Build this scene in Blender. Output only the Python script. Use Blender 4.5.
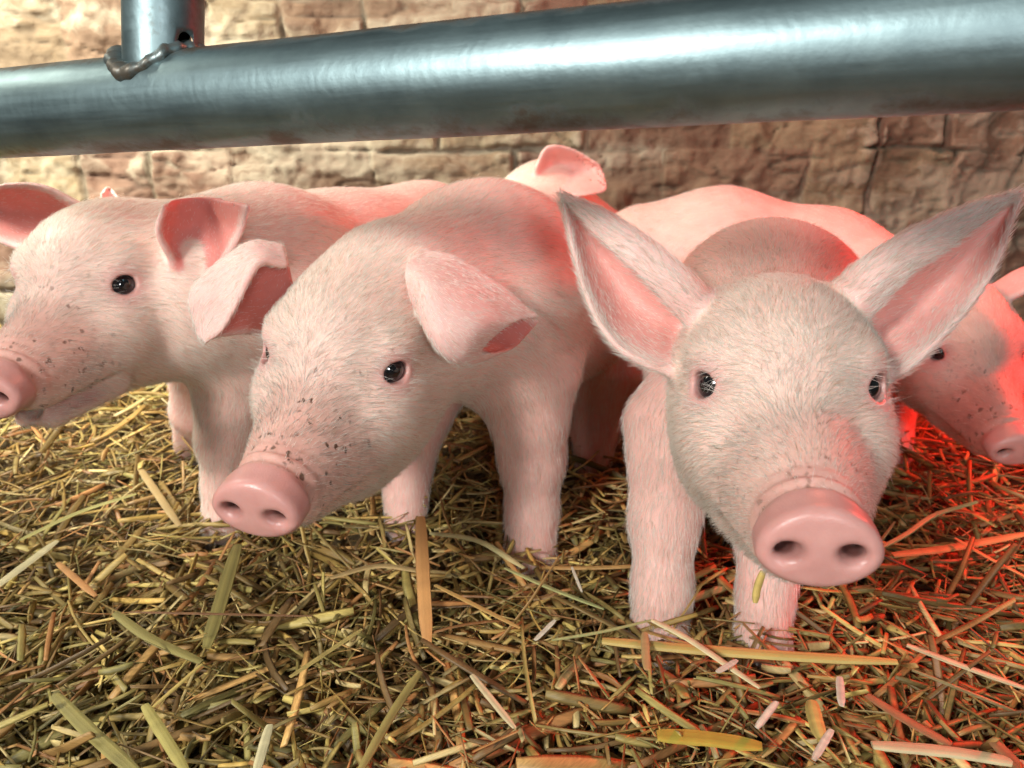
import bpy, math, random
import numpy as np
from mathutils import Vector, Matrix
from mathutils.bvhtree import BVHTree

for _o in list(bpy.data.objects): bpy.data.objects.remove(_o, do_unlink=True)
SC = bpy.context.scene
COL = SC.collection
rng = np.random.default_rng(7); random.seed(7)

# ---------------------------------------------------------------- camera
PITCH = math.radians(20.0); CAM_Z = 0.38; FPX = 800.0
cam_d = bpy.data.cameras.new('camera'); cam = bpy.data.objects.new('camera', cam_d); COL.objects.link(cam)
cam.location = (0, 0, CAM_Z); cam.rotation_euler = (math.pi/2-PITCH, 0, 0)
cam_d.sensor_fit = 'HORIZONTAL'; cam_d.sensor_width = 36; cam_d.lens = FPX*36/1024
cam_d.clip_start = 0.01; cam_d.clip_end = 50
SC.camera = cam
cam_d.dof.use_dof = True; cam_d.dof.focus_distance = 0.46; cam_d.dof.aperture_fstop = 13.0
CR = np.array([[1, 0, 0], [0, math.sin(PITCH), math.cos(PITCH)], [0, math.cos(PITCH), -math.sin(PITCH)]])  # cam right, up, forward rows
CAMB = np.array([[1, 0, 0], [0, math.sin(PITCH), -math.cos(PITCH)], [0, math.cos(PITCH), math.sin(PITCH)]])  # cam -> world (x right, y up, z back)
def c2w(v): return CAMB @ np.asarray(v, float) + np.array([0, 0, CAM_Z])
def W(px, py, d): return c2w([(px-512)/FPX*d, -(py-384)/FPX*d, -d])
def WG(px, py, z=0.0):                      # point where the sight line meets height z
    t = (py-384)/FPX; d = (CAM_Z-z)/(math.sin(PITCH)+t*math.cos(PITCH)); return W(px, py, d)

# ---------------------------------------------------------------- view, world, lights
SC.view_settings.view_transform = 'Standard'; SC.view_settings.look = 'None'
SC.view_settings.gamma = 1.0; SC.view_settings.use_curve_mapping = False
SC.view_settings.exposure = 0.0
wd = bpy.data.worlds.new('world'); SC.world = wd; wd.use_nodes = True
wd.node_tree.nodes['Background'].inputs[0].default_value = (0.44, 0.50, 0.48, 1)
wd.node_tree.nodes['Background'].inputs[1].default_value = 0.15
def look(o, t):
    o.rotation_euler = (Vector(t)-o.location).to_track_quat('-Z', 'Y').to_euler()
def area(name, loc, tgt, size, energy, color, spread=math.pi, sy=None):
    l = bpy.data.lights.new(name, 'AREA'); l.energy = energy; l.color = color
    l.shape = 'RECTANGLE' if sy else 'DISK'; l.size = size
    if sy: l.size_y = sy
    l.spread = spread
    o = bpy.data.objects.new(name, l); COL.objects.link(o); o.location = loc; look(o, tgt); return o
area('daylight_front', (-0.80, -0.72, 1.02), (0.0, 0.62, 0.24), 0.30, 11.0, (1.0, 0.985, 0.94), math.radians(110))
area('fill_front_low', (0.25, -0.95, 0.62), (0.12, 0.5, 0.25), 0.30, 2.5, (1.0, 0.98, 0.97), math.radians(110))  # added low front fill to brighten the faces, no real opening there
area('skylight_cool', (0.75, -0.25, 1.5), (0.35, 0.5, 0.3), 0.7, 1.9, (0.45, 0.88, 1.0))
area('window_left', (-1.0, 0.78, 0.95), (-0.66, 1.30, 0.22), 0.4, 19.0, (1.0, 0.98, 0.84), math.radians(120))
# two red heat lamps over the pen: one in a reflector at the right, one bare above the back wall
hl = bpy.data.lights.new('heat_lamp', 'SPOT'); hl.energy = 40.0; hl.color = (1.0, 0.02, 0.010); hl.shadow_soft_size = 0.05
hl.spot_size = math.radians(104); hl.spot_blend = .8
hlo = bpy.data.objects.new('heat_lamp', hl); COL.objects.link(hlo); hlo.location = (0.88, 0.87, 0.44); look(hlo, (0.50, 0.80, 0.0))
hl = bpy.data.lights.new('heat_lamp', 'POINT'); hl.energy = 8.5; hl.color = (1.0, 0.20, 0.11); hl.shadow_soft_size = 0.055
hlo = bpy.data.objects.new('heat_lamp', hl); COL.objects.link(hlo); hlo.location = (0.40, 1.02, 0.92)

# ---------------------------------------------------------------- helpers
def tag(o, label=None, cat=None, group=None, kind=None):
    if label: o['label'] = label
    if cat: o['category'] = cat
    if group: o['group'] = group
    if kind: o['kind'] = kind
    return o
def mesh_obj(name, V, F, mat=None, parent=None, smooth=True, attrs=None):
    me = bpy.data.meshes.new(name)
    V = np.asarray(V, np.float32)
    if isinstance(F, np.ndarray):
        n, k = F.shape
        me.vertices.add(len(V)); me.vertices.foreach_set('co', V.ravel())
        me.loops.add(n*k); me.loops.foreach_set('vertex_index', F.astype(np.int32).ravel())
        me.polygons.add(n); me.polygons.foreach_set('loop_start', np.arange(0, n*k, k, dtype=np.int32))
        me.update(calc_edges=True); me.validate()
    else:
        me.from_pydata([tuple(map(float, v)) for v in V], [], F); me.update()
    if smooth: me.polygons.foreach_set('use_smooth', [True]*len(me.polygons))
    for an, (typ, arr) in (attrs or {}).items():
        at = me.attributes.new(an, typ, 'POINT')
        if typ == 'FLOAT': at.data.foreach_set('value', np.asarray(arr, np.float32).ravel())
        elif typ == 'FLOAT_COLOR':
            a4 = np.ones((len(arr), 4), np.float32); a4[:, :3] = arr; at.data.foreach_set('color', a4.ravel())
        else: at.data.foreach_set('vector', np.asarray(arr, np.float32).ravel())
    if mat: me.materials.append(mat)
    o = bpy.data.objects.new(name, me); COL.objects.link(o)
    if parent: o.parent = parent
    return o
class NT:
    def __init__(s, name):
        s.m = bpy.data.materials.new(name); s.m.use_nodes = True; s.t = s.m.node_tree
        s.b = s.t.nodes['Principled BSDF']; s.out = s.t.nodes['Material Output']
    def n(s, typ, **kw):
        nd = s.t.nodes.new(typ)
        for k, v in kw.items():
            if k.startswith('i_'):
                key = k[2:]; key = int(key) if key.isdigit() else key.replace('_', ' ')
                nd.inputs[key].default_value = v
            else: setattr(nd, k, v)
        return nd
    def l(s, a, b): s.t.links.new(a, b)
    def noise(s, scale, detail=4, rough=.55, vec=None):
        nd = s.n('ShaderNodeTexNoise'); nd.inputs['Scale'].default_value = scale
        nd.inputs['Detail'].default_value = detail; nd.inputs['Roughness'].default_value = rough
        if vec is not None: s.l(vec, nd.inputs['Vector'])
        return nd.outputs['Fac']
    def ramp(s, fac, stops, interp='LINEAR'):
        nd = s.n('ShaderNodeValToRGB'); cr = nd.color_ramp; cr.interpolation = interp
        while len(cr.elements) < len(stops): cr.elements.new(.5)
        for e, (p, c) in zip(cr.elements, stops):
            e.position = p; e.color = (c, c, c, 1) if not hasattr(c, '__len__') else (*c, 1)
        s.l(fac, nd.inputs[0]); return nd.outputs[0]
    def mix(s, fac, a, b, mode='MIX'):
        nd = s.n('ShaderNodeMix', data_type='RGBA', blend_type=mode)
        for v, key in ((fac, 0), (a, 6), (b, 7)):
            if hasattr(v, 'is_linked'): s.l(v, nd.inputs[key])
            elif hasattr(v, '__len__'): nd.inputs[key].default_value = (*v, 1)[:4]
            else: nd.inputs[key].default_value = v
        return nd.outputs[2]
    def math(s, op, a, b=0.0):
        nd = s.n('ShaderNodeMath', operation=op)
        for v, key in ((a, 0), (b, 1)):
            if hasattr(v, 'is_linked'): s.l(v, nd.inputs[key])
            else: nd.inputs[key].default_value = v
        return nd.outputs[0]
    def bump(s, h, strength=.5, dist=.002, chain=None):
        nd = s.n('ShaderNodeBump'); nd.inputs['Strength'].default_value = strength; nd.inputs['Distance'].default_value = dist
        s.l(h, nd.inputs['Height'])
        if chain is not None: s.l(chain, nd.inputs['Normal'])
        return nd.outputs['Normal']
    def obj(s): return s.n('ShaderNodeTexCoord').outputs['Object']
    def attr(s, name, out='Fac'): return s.n('ShaderNodeAttribute', attribute_name=name).outputs[out]
    def set(s, **kw):
        for k, v in kw.items():
            key = k.replace('_', ' ')
            if hasattr(v, 'is_linked'): s.l(v, s.b.inputs[key])
            else: s.b.inputs[key].default_value = (*v, 1) if (hasattr(v, '__len__') and len(v) == 3 and 'Radius' not in key) else v

# value noise in numpy
def vnoise(P, scale, seed=0):
    Q = np.asarray(P, float)*scale; I = np.floor(Q).astype(np.int64); Fr = Q-I; Fr = Fr*Fr*(3-2*Fr); out = 0
    D = Q.shape[1]
    for c in range(2**D):
        w = 1.0; h = np.full(len(Q), seed*7919+13, np.int64)
        for d in range(D):
            b = (c >> d) & 1; w = w*(Fr[:, d] if b else 1-Fr[:, d]); h = (h*1000003) ^ ((I[:, d]+b)*[73856093, 19349663, 83492791][d])
        h = (h ^ (h >> 13))*1274126177; h = (h ^ (h >> 16)) & 0xffffff
        out = out+w*(h/float(0xffffff))
    return out*2-1
def fbm(P, scale, o=4, seed=0, g=.5):
    s = 0; a = 1
    for i in range(o): s = s+a*vnoise(P, scale*2**i, seed+i); a *= g
    return s

# ---------------------------------------------------------------- materials
def m_skin(name, dirt=1.0):
    m = NT(name); co = m.obj()
    base = m.attr('skin', 'Color')
    mott = m.ramp(m.noise(28, 5), [(.3, (.93, .86, .84)), (.7, (1.05, 1.02, 1.0))])
    c = m.mix(1.0, base, mott, 'MULTIPLY')
    # brown dirt flecks and dust on the muzzle
    v = m.n('ShaderNodeTexVoronoi', feature='F1'); v.inputs['Scale'].default_value = 210; v.inputs['Randomness'].default_value = 1
    wv = m.n('ShaderNodeMapping'); wv.inputs['Scale'].default_value = (1, 1, .6); m.l(co, wv.inputs[0])
    nz = m.n('ShaderNodeTexNoise'); nz.inputs['Scale'].default_value = 260
    m.l(wv.outputs[0], nz.inputs['Vector'])
    ad = m.n('ShaderNodeVectorMath', operation='MULTIPLY_ADD'); m.l(nz.outputs['Color'], ad.inputs[0]); ad.inputs[1].default_value = (.006,)*3; m.l(wv.outputs[0], ad.inputs[2])
    m.l(ad.outputs[0], v.inputs['Vector'])
    spot = m.ramp(v.outputs['Distance'], [(.22, 1.0), (.38, 0.0)])
    clump = m.ramp(m.noise(42, 3), [(.50, 0.0), (.60, 1.0)])
    mask = m.math('MULTIPLY', m.math('MULTIPLY', spot, clump), m.math('MULTIPLY', m.attr('dirt'), dirt))
    c = m.mix(mask, c, (.10, .045, .025))
    dust = m.math('MULTIPLY', m.ramp(m.noise(60, 5, .7), [(.45, 0.0), (.75, .6)]), m.math('MULTIPLY', m.attr('dirt'), dirt))
    c = m.mix(dust, c, (.36, .21, .16))
    wet = m.attr('wet')
    m.set(Base_Color=c, Subsurface_Weight=.4, Subsurface_Scale=.006, Roughness=m.math('SUBTRACT', .58, m.math('MULTIPLY', wet, .27)))
    m.b.inputs['Subsurface Radius'].default_value = (1.0, .35, .25)
    m.b.inputs['Specular IOR Level'].default_value = .4
    b1 = m.bump(m.noise(420, 3), .25, .0006)
    wv2 = m.n('ShaderNodeTexVoronoi', feature='DISTANCE_TO_EDGE'); wv2.inputs['Scale'].default_value = 420; m.l(co, wv2.inputs['Vector'])
    b2 = m.bump(wv2.outputs['Distance'], .12, .0005, b1)
    m.l(b2, m.b.inputs['Normal'])
    return m.m
SKIN = m_skin('piglet_skin')
def m_fur():
    m = NT('white_bristle'); t = m.t; t.nodes.remove(m.b)
    c = m.attr('tone', 'Color')
    d = m.n('ShaderNodeBsdfDiffuse'); m.l(c, d.inputs[0])
    tr = m.n('ShaderNodeBsdfTranslucent'); m.l(c, tr.inputs[0])
    g = m.n('ShaderNodeBsdfGlossy'); g.inputs['Roughness'].default_value = .35; g.inputs[0].default_value = (.9, .88, .84, 1)
    a = m.n('ShaderNodeMixShader'); a.inputs[0].default_value = .5; m.l(d.outputs[0], a.inputs[1]); m.l(tr.outputs[0], a.inputs[2])
    b = m.n('ShaderNodeMixShader'); b.inputs[0].default_value = .10; m.l(a.outputs[0], b.inputs[1]); m.l(g.outputs[0], b.inputs[2])
    m.l(b.outputs[0], m.out.inputs[0]); return m.m
FUR = m_fur()
def m_eye():
    m = NT('piglet_eye'); co = m.obj()
    sx = m.n('ShaderNodeSeparateXYZ'); m.l(co, sx.inputs[0])
    # eyeball is built unit-size with +Z as gaze axis
    r = m.math('SQRT', m.math('ADD', m.math('POWER', sx.outputs[0], 2), m.math('POWER', sx.outputs[1], 2)))
    c = m.ramp(r, [(0.0, (.004, .004, .005)), (.46, (.008, .008, .010)), (.54, (.035, .036, .04)), (.66, (.05, .05, .052)), (.74, (.02, .015, .014)), (.84, (.20, .13, .115))])
    m.set(Base_Color=c, Roughness=.06, Coat_Weight=1.0, Coat_Roughness=.02); return m.m
EYE = m_eye()
def m_simple(name, col, rough=.5, metal=0.0):
    m = NT(name); m.set(Base_Color=m.mix(m.noise(60, 4), [c*.8 for c in col], [min(1, c*1.15) for c in col]), Roughness=rough, Metallic=metal); return m.m
HOOF = m_simple('hoof_horn', (.16, .12, .10), .5)
def m_straw():
    m = NT('straw'); c = m.attr('tone', 'Color')
    mp = m.n('ShaderNodeMapping'); mp.inputs['Scale'].default_value = (1, 1, 1); m.l(m.obj(), mp.inputs[0])
    n = m.ramp(m.noise(240, 3), [(.3, (.72, .70, .66)), (.7, (1.12, 1.12, 1.1))])
    c = m.mix(1.0, c, n, 'MULTIPLY')
    m.set(Base_Color=c, Roughness=.48); m.b.inputs['Specular IOR Level'].default_value = .45
    m.l(m.bump(m.noise(600, 2), .3, .0005), m.b.inputs['Normal']); return m.m
STRAW = m_straw()
def m_ground():
    m = NT('litter_floor'); n = m.noise(120, 6, .7)
    m.set(Base_Color=m.ramp(n, [(.3, (.05, .03, .013)), (.55, (.16, .105, .04)), (.8, (.28, .19, .08))]), Roughness=.9)
    m.l(m.bump(n, 1.0, .006), m.b.inputs['Normal']); return m.m
def m_wall():
    m = NT('old_brick'); tone = m.attr('tone', 'Color')
    st = m.ramp(m.noise(16, 6, .65), [(.32, (.70, .66, .62)), (.52, (1.0, 1.0, 1.0)), (.72, (1.22, 1.2, 1.12))])
    fine = m.ramp(m.noise(150, 4, .7), [(.3, (.86, .84, .82)), (.7, (1.08, 1.08, 1.08))])
    c = m.mix(1.0, m.mix(1.0, tone, st, 'MULTIPLY'), fine, 'MULTIPLY')
    lime = m.ramp(m.noise(9, 5, .6), [(.50, 0.0), (.62, .55)])
    c = m.mix(lime, c, (.42, .37, .27))
    m.set(Base_Color=c, Roughness=.88)
    b = m.bump(m.noise(60, 6, .6), .45, .004); b = m.bump(m.noise(400, 3), .3, .001, b)
    m.l(b, m.b.inputs['Normal']); return m.m
def m_metal():
    m = NT('galvanised_steel'); co = m.obj()
    mp = m.n('ShaderNodeMapping'); mp.inputs['Scale'].default_value = (8, 120, 120); m.l(co, mp.inputs[0])
    s = m.noise(1.0, 6, .65, mp.outputs[0])
    blot = m.noise(38, 5, .6, co)
    base = m.ramp(blot, [(.3, (.17, .235, .25)), (.7, (.26, .35, .365))])
    grime_refl = m.ramp(m.math('ADD', m.noise(30, 6, .7, co), m.math('MULTIPLY', m.attr('grime_refl'), .34)), [(.70, 0.0), (.86, .9)])
    base = m.mix(grime_refl, base, (.10, .075, .05))  # brown for dirt and for the rail's painted-in straw reflection
    r = m.ramp(s, [(.3, .38), (.7, .55)])
    m.set(Base_Color=base, Metallic=m.math('SUBTRACT', .95, m.math('MULTIPLY', grime_refl, .5)), Roughness=r)
    b = m.bump(s, .12, .0006); b = m.bump(m.noise(500, 3, .6, co), .12, .0005, b)
    vs = m.n('ShaderNodeTexWave', wave_type='BANDS'); vs.inputs['Scale'].default_value = 40; vs.inputs['Distortion'].default_value = 14; vs.inputs['Detail'].default_value = 4
    m.l(co, vs.inputs['Vector']); b = m.bump(vs.outputs['Fac'], .035, .001, b)
    m.l(b, m.b.inputs['Normal']); return m.m
METAL = m_metal()

# ---------------------------------------------------------------- the setting: floor and brick wall
WALL_Y = 1.34
xs = np.linspace(-2.2, 2.2, 441); ys = np.linspace(-1.2, WALL_Y+.02, 256)
X, Y = np.meshgrid(xs, ys); P = np.c_[X.ravel(), Y.ravel()]
def mound(x, y):
    P2 = np.c_[np.ravel(x), np.ravel(y)]
    return (fbm(P2, 5, 3, 5)*.007+fbm(P2, 2.1, 1, 9)*.006).reshape(np.shape(x))
Z = mound(X, Y)-.012+fbm(P, 40, 3, 3).reshape(X.shape)*.003
def grid_faces(nv, nu):
    i = np.arange(nv-1)[:, None]*nu+np.arange(nu-1)[None, :]; i = i.ravel(); return np.c_[i, i+1, i+nu+1, i+nu]
fl = mesh_obj('floor', np.c_[P, Z.ravel()], grid_faces(len(ys), len(xs)), m_ground())
tag(fl, kind='structure')

def build_wall():
    dx = .004; xs = np.arange(-1.7, 1.7, dx); zs = np.arange(-.03, .85, dx)
    X, Z = np.meshgrid(xs, zs); P = np.c_[X.ravel(), Z.ravel()]
    wx = P[:, 0]+fbm(P, 9, 3, 21)*.006; wz = P[:, 1]+fbm(P, 7, 3, 22)*.006
    H, L_, MZ = .112, .235, .012
    row = np.floor((wz-.292)/H); fz = (wz-.292)-row*H
    r_off = (np.abs(np.sin(row*12.9898)*43758.5) % 1)*.0+(row % 2)*.105
    u = wx-.115+r_off; 
    # a header brick now and then makes the bond irregular
    cell = np.floor(u/L_); fx = u-cell*L_
    hsh = np.abs(np.sin(cell*78.233+row*37.7)*43758.5453) % 1
    half = hsh > .62
    fx2 = np.where(half, np.where(fx > L_*.45, fx-L_*.45, fx), fx); w2 = np.where(half, np.where(fx > L_*.45, L_*.55, L_*.45), L_)
    sub = (half & (fx > L_*.45)).astype(float)
    ex = np.minimum(fx2, w2-fx2); ez = np.minimum(fz, H-fz)
    e = np.minimum(ex, ez)+fbm(P, 45, 3, 25)*.0026+np.clip(fbm(P, 6, 2, 26), 0, 1)*.012
    j = np.clip((e-.0015)/.006, 0, 1); j = j*j*(3-2*j)
    h2 = np.abs(np.sin(cell*12.11+row*91.7+sub*53.1)*9631.7) % 1
    h3 = np.abs(np.sin(cell*41.3+row*7.7+sub*19.1)*5731.3) % 1
    rough = fbm(P, 14, 5, 31, .62)
    ledge = fbm(np.c_[P[:, 0]*4, P[:, 1]*17], 1, 3, 41, .55)          # layered spalled faces
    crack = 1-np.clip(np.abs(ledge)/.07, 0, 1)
    y = -(j*(.004+(h2-.5)*.006)+rough*.0055*(.4+j)+np.clip(ledge, -.2, 1)*.0065*j-crack*.005*j)
    cols = np.array([[.28, .18, .115], [.31, .22, .135], [.26, .15, .10], [.33, .25, .15], [.29, .195, .125]])
    c = cols[(h3*4.999).astype(int)]*(.56+.24*h2)[:, None]
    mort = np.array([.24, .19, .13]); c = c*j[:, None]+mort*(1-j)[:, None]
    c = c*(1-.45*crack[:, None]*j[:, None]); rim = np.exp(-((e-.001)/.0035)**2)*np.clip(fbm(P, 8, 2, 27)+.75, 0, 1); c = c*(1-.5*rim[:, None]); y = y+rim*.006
    V = np.c_[P[:, 0], WALL_Y+y, P[:, 1]]
    F = grid_faces(len(zs), len(xs))
    nf = len(V)
    # back face so that the wall has a real thickness
    back = np.array([[-1.7, WALL_Y+.2, -.03], [1.7, WALL_Y+.2, -.03], [1.7, WALL_Y+.2, .85], [-1.7, WALL_Y+.2, .85]])
    V2 = np.r_[V, back]; nx, nz = len(xs), len(zs)
    cn = [0, nx-1, nx*nz-1, nx*(nz-1)]
    F2 = np.r_[F, [[nf+1, nf, nf+3, nf+2], [cn[0], nf, nf+1, cn[1]], [cn[3], cn[2], nf+2, nf+3], [cn[0], cn[3], nf+3, nf], [cn[1], nf+1, nf+2, cn[2]]]]
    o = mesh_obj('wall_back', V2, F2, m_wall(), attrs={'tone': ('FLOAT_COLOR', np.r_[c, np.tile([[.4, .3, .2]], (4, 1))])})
    tag(o, kind='structure')
build_wall()

# ---------------------------------------------------------------- the gate: top rail with a welded upright
def frame_from(a):
    a = a/np.linalg.norm(a); h = np.array([0, 0, 1.]) if abs(a[2]) < .9 else np.array([0, 1., 0])
    b = np.cross(h, a); b /= np.linalg.norm(b); return a, b, np.cross(a, b)
def tube(p0, p1, r_out, r_in, nl=60, ns=64, wob=0.0):
    a, b, c = frame_from(p1-p0); V = []; F = []
    th = np.linspace(0, 2*np.pi, ns, endpoint=False); cs = np.cos(th)[:, None]*b+np.sin(th)[:, None]*c
    t = np.linspace(0, 1, nl)
    for r in (r_out, r_in):
        for k in t: V.append(p0+(p1-p0)*k+cs*r)
    V = np.concatenate(V); n = nl*ns
    for lay in (0, 1):
        for i in range(nl-1):
            for s in range(ns):
                q = [lay*n+i*ns+s, lay*n+i*ns+(s+1) % ns, lay*n+(i+1)*ns+(s+1) % ns, lay*n+(i+1)*ns+s]
                F.append(q if lay == 0 else q[::-1])
    for i, fl_ in ((0, 1), (nl-1, 0)):
        for s in range(ns):
            q = [i*ns+s, i*ns+(s+1) % ns, n+i*ns+(s+1) % ns, n+i*ns+s]; F.append(q[::-1] if fl_ else q)
    # object local axis along X for the streak texture is handled through mesh coordinates
    return V, np.array(F)
PD = 0.050
pa, pb = W(0, 114.5, PD*800/83.5), W(1024, 36, PD*800/141.0)
pdir = (pb-pa)/np.linalg.norm(pb-pa); p0 = pa-pdir*.45; p1 = pb+pdir*.35
gate = bpy.data.objects.new('metal_gate', None); COL.objects.link(gate); gate.location = p0
tag(gate, 'round grey galvanised steel gate rail above the piglets with a welded upright', 'gate')
ga, gb, gc = frame_from(pdir); GR = Matrix((ga, gb, gc)).transposed()
def gate_part(name, V, F, grime_refl=0.3):
    A = np.array(GR); Vl = (V-p0)@A
    g = np.full(len(V), grime_refl) if np.isscalar(grime_refl) else grime_refl
    o = mesh_obj(name, Vl, F, METAL, gate, attrs={'grime_refl': ('FLOAT', g)})
    o.rotation_euler = GR.to_euler(); return o
V, F = tube(p0, p1, PD/2, PD/2-.003, 90, 72)
# rough dirt along the upper side; brown underside paints in the straw's reflection
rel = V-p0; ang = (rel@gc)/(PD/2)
grm_refl = np.clip((ang-.70)/.28, 0, 1)*1.1+np.clip((-ang-.30)/.5, 0, 1)*.72+.02
# shallow dents in the rail
rd = rel-np.outer(rel@ga, ga); V = V+rd*(fbm(np.c_[rel@ga*1.0, ang*.02], 16, 3, 77)*.012)[:, None]
gate_part('rail', V, F, grm_refl)
# upright: stands on the rail, between x=127 and x=202 in the picture
ux = 164.5; rp = None
tt = ((ux-0)/1024.0)
best = min(np.linspace(0, 1, 400), key=lambda s: abs(512+FPX*(pa+(pb-pa)*s)[0]/((CR[2]@((pa+(pb-pa)*s)-np.array([0, 0, CAM_Z]))))-ux))
rp = pa+(pb-pa)*best
dd = CR[2]@(rp-np.array([0, 0, CAM_Z])); ur = 75/FPX*dd/2
up_dir = np.array([0.107, 0.10, 1.0]); up_dir /= np.linalg.norm(up_dir)
u0 = rp+up_dir*.010; u1 = rp+up_dir*.55
V, F = tube(u0, u1, ur, ur-.003, 60, 64)
up = gate_part('upright', V, F, .55)
# bolt hole near the right edge, drilled right through
def drill(target, centre, direction, r, ln):
    a, b, c = frame_from(direction); th = np.linspace(0, 2*np.pi, 24, endpoint=False)
    Vc = np.r_[[centre-a*ln+(np.cos(t)*b*1.0+np.sin(t)*c*1.45)*r for t in th], [centre+a*ln+(np.cos(t)*b+np.sin(t)*c*1.45)*r for t in th]]
    Fc = [list(range(24))[::-1], list(range(24, 48))]+[[i, (i+1) % 24, 24+(i+1) % 24, 24+i] for i in range(24)]
    cut = mesh_obj('drill', (Vc-p0)@np.array(GR), Fc, None, None, False)
    cut.location = gate.location; cut.rotation_euler = target.rotation_euler
    bpy.context.view_layer.update()
    md = target.modifiers.new('hole', 'BOOLEAN'); md.object = cut; md.operation = 'DIFFERENCE'; md.solver = 'EXACT'
    bpy.context.view_layer.update()
    dg = bpy.context.evaluated_depsgraph_get(); nm = bpy.data.meshes.new_from_object(target.evaluated_get(dg))
    target.modifiers.remove(md); target.data = nm; bpy.data.objects.remove(cut, do_unlink=True)
hole_c = W(191.5, 42, dd-ur*.70)
_vd = hole_c-np.array([0, 0, CAM_Z]); drill(up, hole_c+_vd/np.linalg.norm(_vd)*.012, _vd+np.array([.10, 0, 0]), .0034, .026)
# weld bead: lumpy collar where the upright meets the rail
ns, nr = 90, 14; a, b, c = frame_from(up_dir); V = []
for i in range(ns):
    t = 2*np.pi*i/ns; dirv = np.cos(t)*b+np.sin(t)*c
    # follow the saddle: drop until the point lies on the rail's surface
    q = rp+dirv*(ur+.002); rel = q-p0; ax = rel@pdir; perp = rel-ax*pdir
    side = np.cross(pdir, up_dir); side /= np.linalg.norm(side); s_ = perp@side
    upn = np.cross(side, pdir); hh = math.sqrt(max((PD/2)**2-s_**2, 1e-6)); q = p0+ax*pdir+side*s_+upn*hh
    lump = .0026*(1+.14*math.sin(i*1.3)+.16*math.sin(i*.43+1)+.10*random.random())
    for k in range(nr):
        f = 2*np.pi*k/nr; V.append(q+dirv*(math.cos(f)*lump*2.3-.0015)+up_dir*(math.sin(f)*lump*1.6))
V = np.array(V); F = np.array([[i*nr+k, ((i+1) % ns)*nr+k, ((i+1) % ns)*nr+(k+1) % nr, i*nr+(k+1) % nr] for i in range(ns) for k in range(nr)])
gate_part('weld_bead', V, F, .9)

# ---------------------------------------------------------------- implicit modelling of the piglets
def rotvec(r):
    r = np.asarray(r, float); t = np.linalg.norm(r); k = r/t; K = np.array([[0, -k[2], k[1]], [k[2], 0, -k[0]], [-k[1], k[0], 0]])
    return np.eye(3)+np.sin(t)*K+(1-np.cos(t))*K@K
def catmull(P, n):
    P = np.asarray(P, float); m = len(P)
    if m == 2: t = np.linspace(0, 1, n)[:, None]; return P[0]*(1-t)+P[1]*t
    E = np.r_[[2*P[0]-P[1]], P, [2*P[-1]-P[-2]]]
    t = np.linspace(0, m-1-1e-9, n); i = t.astype(int); f = (t-i)[:, None]
    a, b, c, d = E[i], E[i+1], E[i+2], E[i+3]
    return .5*((2*b)+(-a+c)*f+(2*a-5*b+4*c-d)*f**2+(-a+3*b-3*c+d)*f**3)

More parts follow.
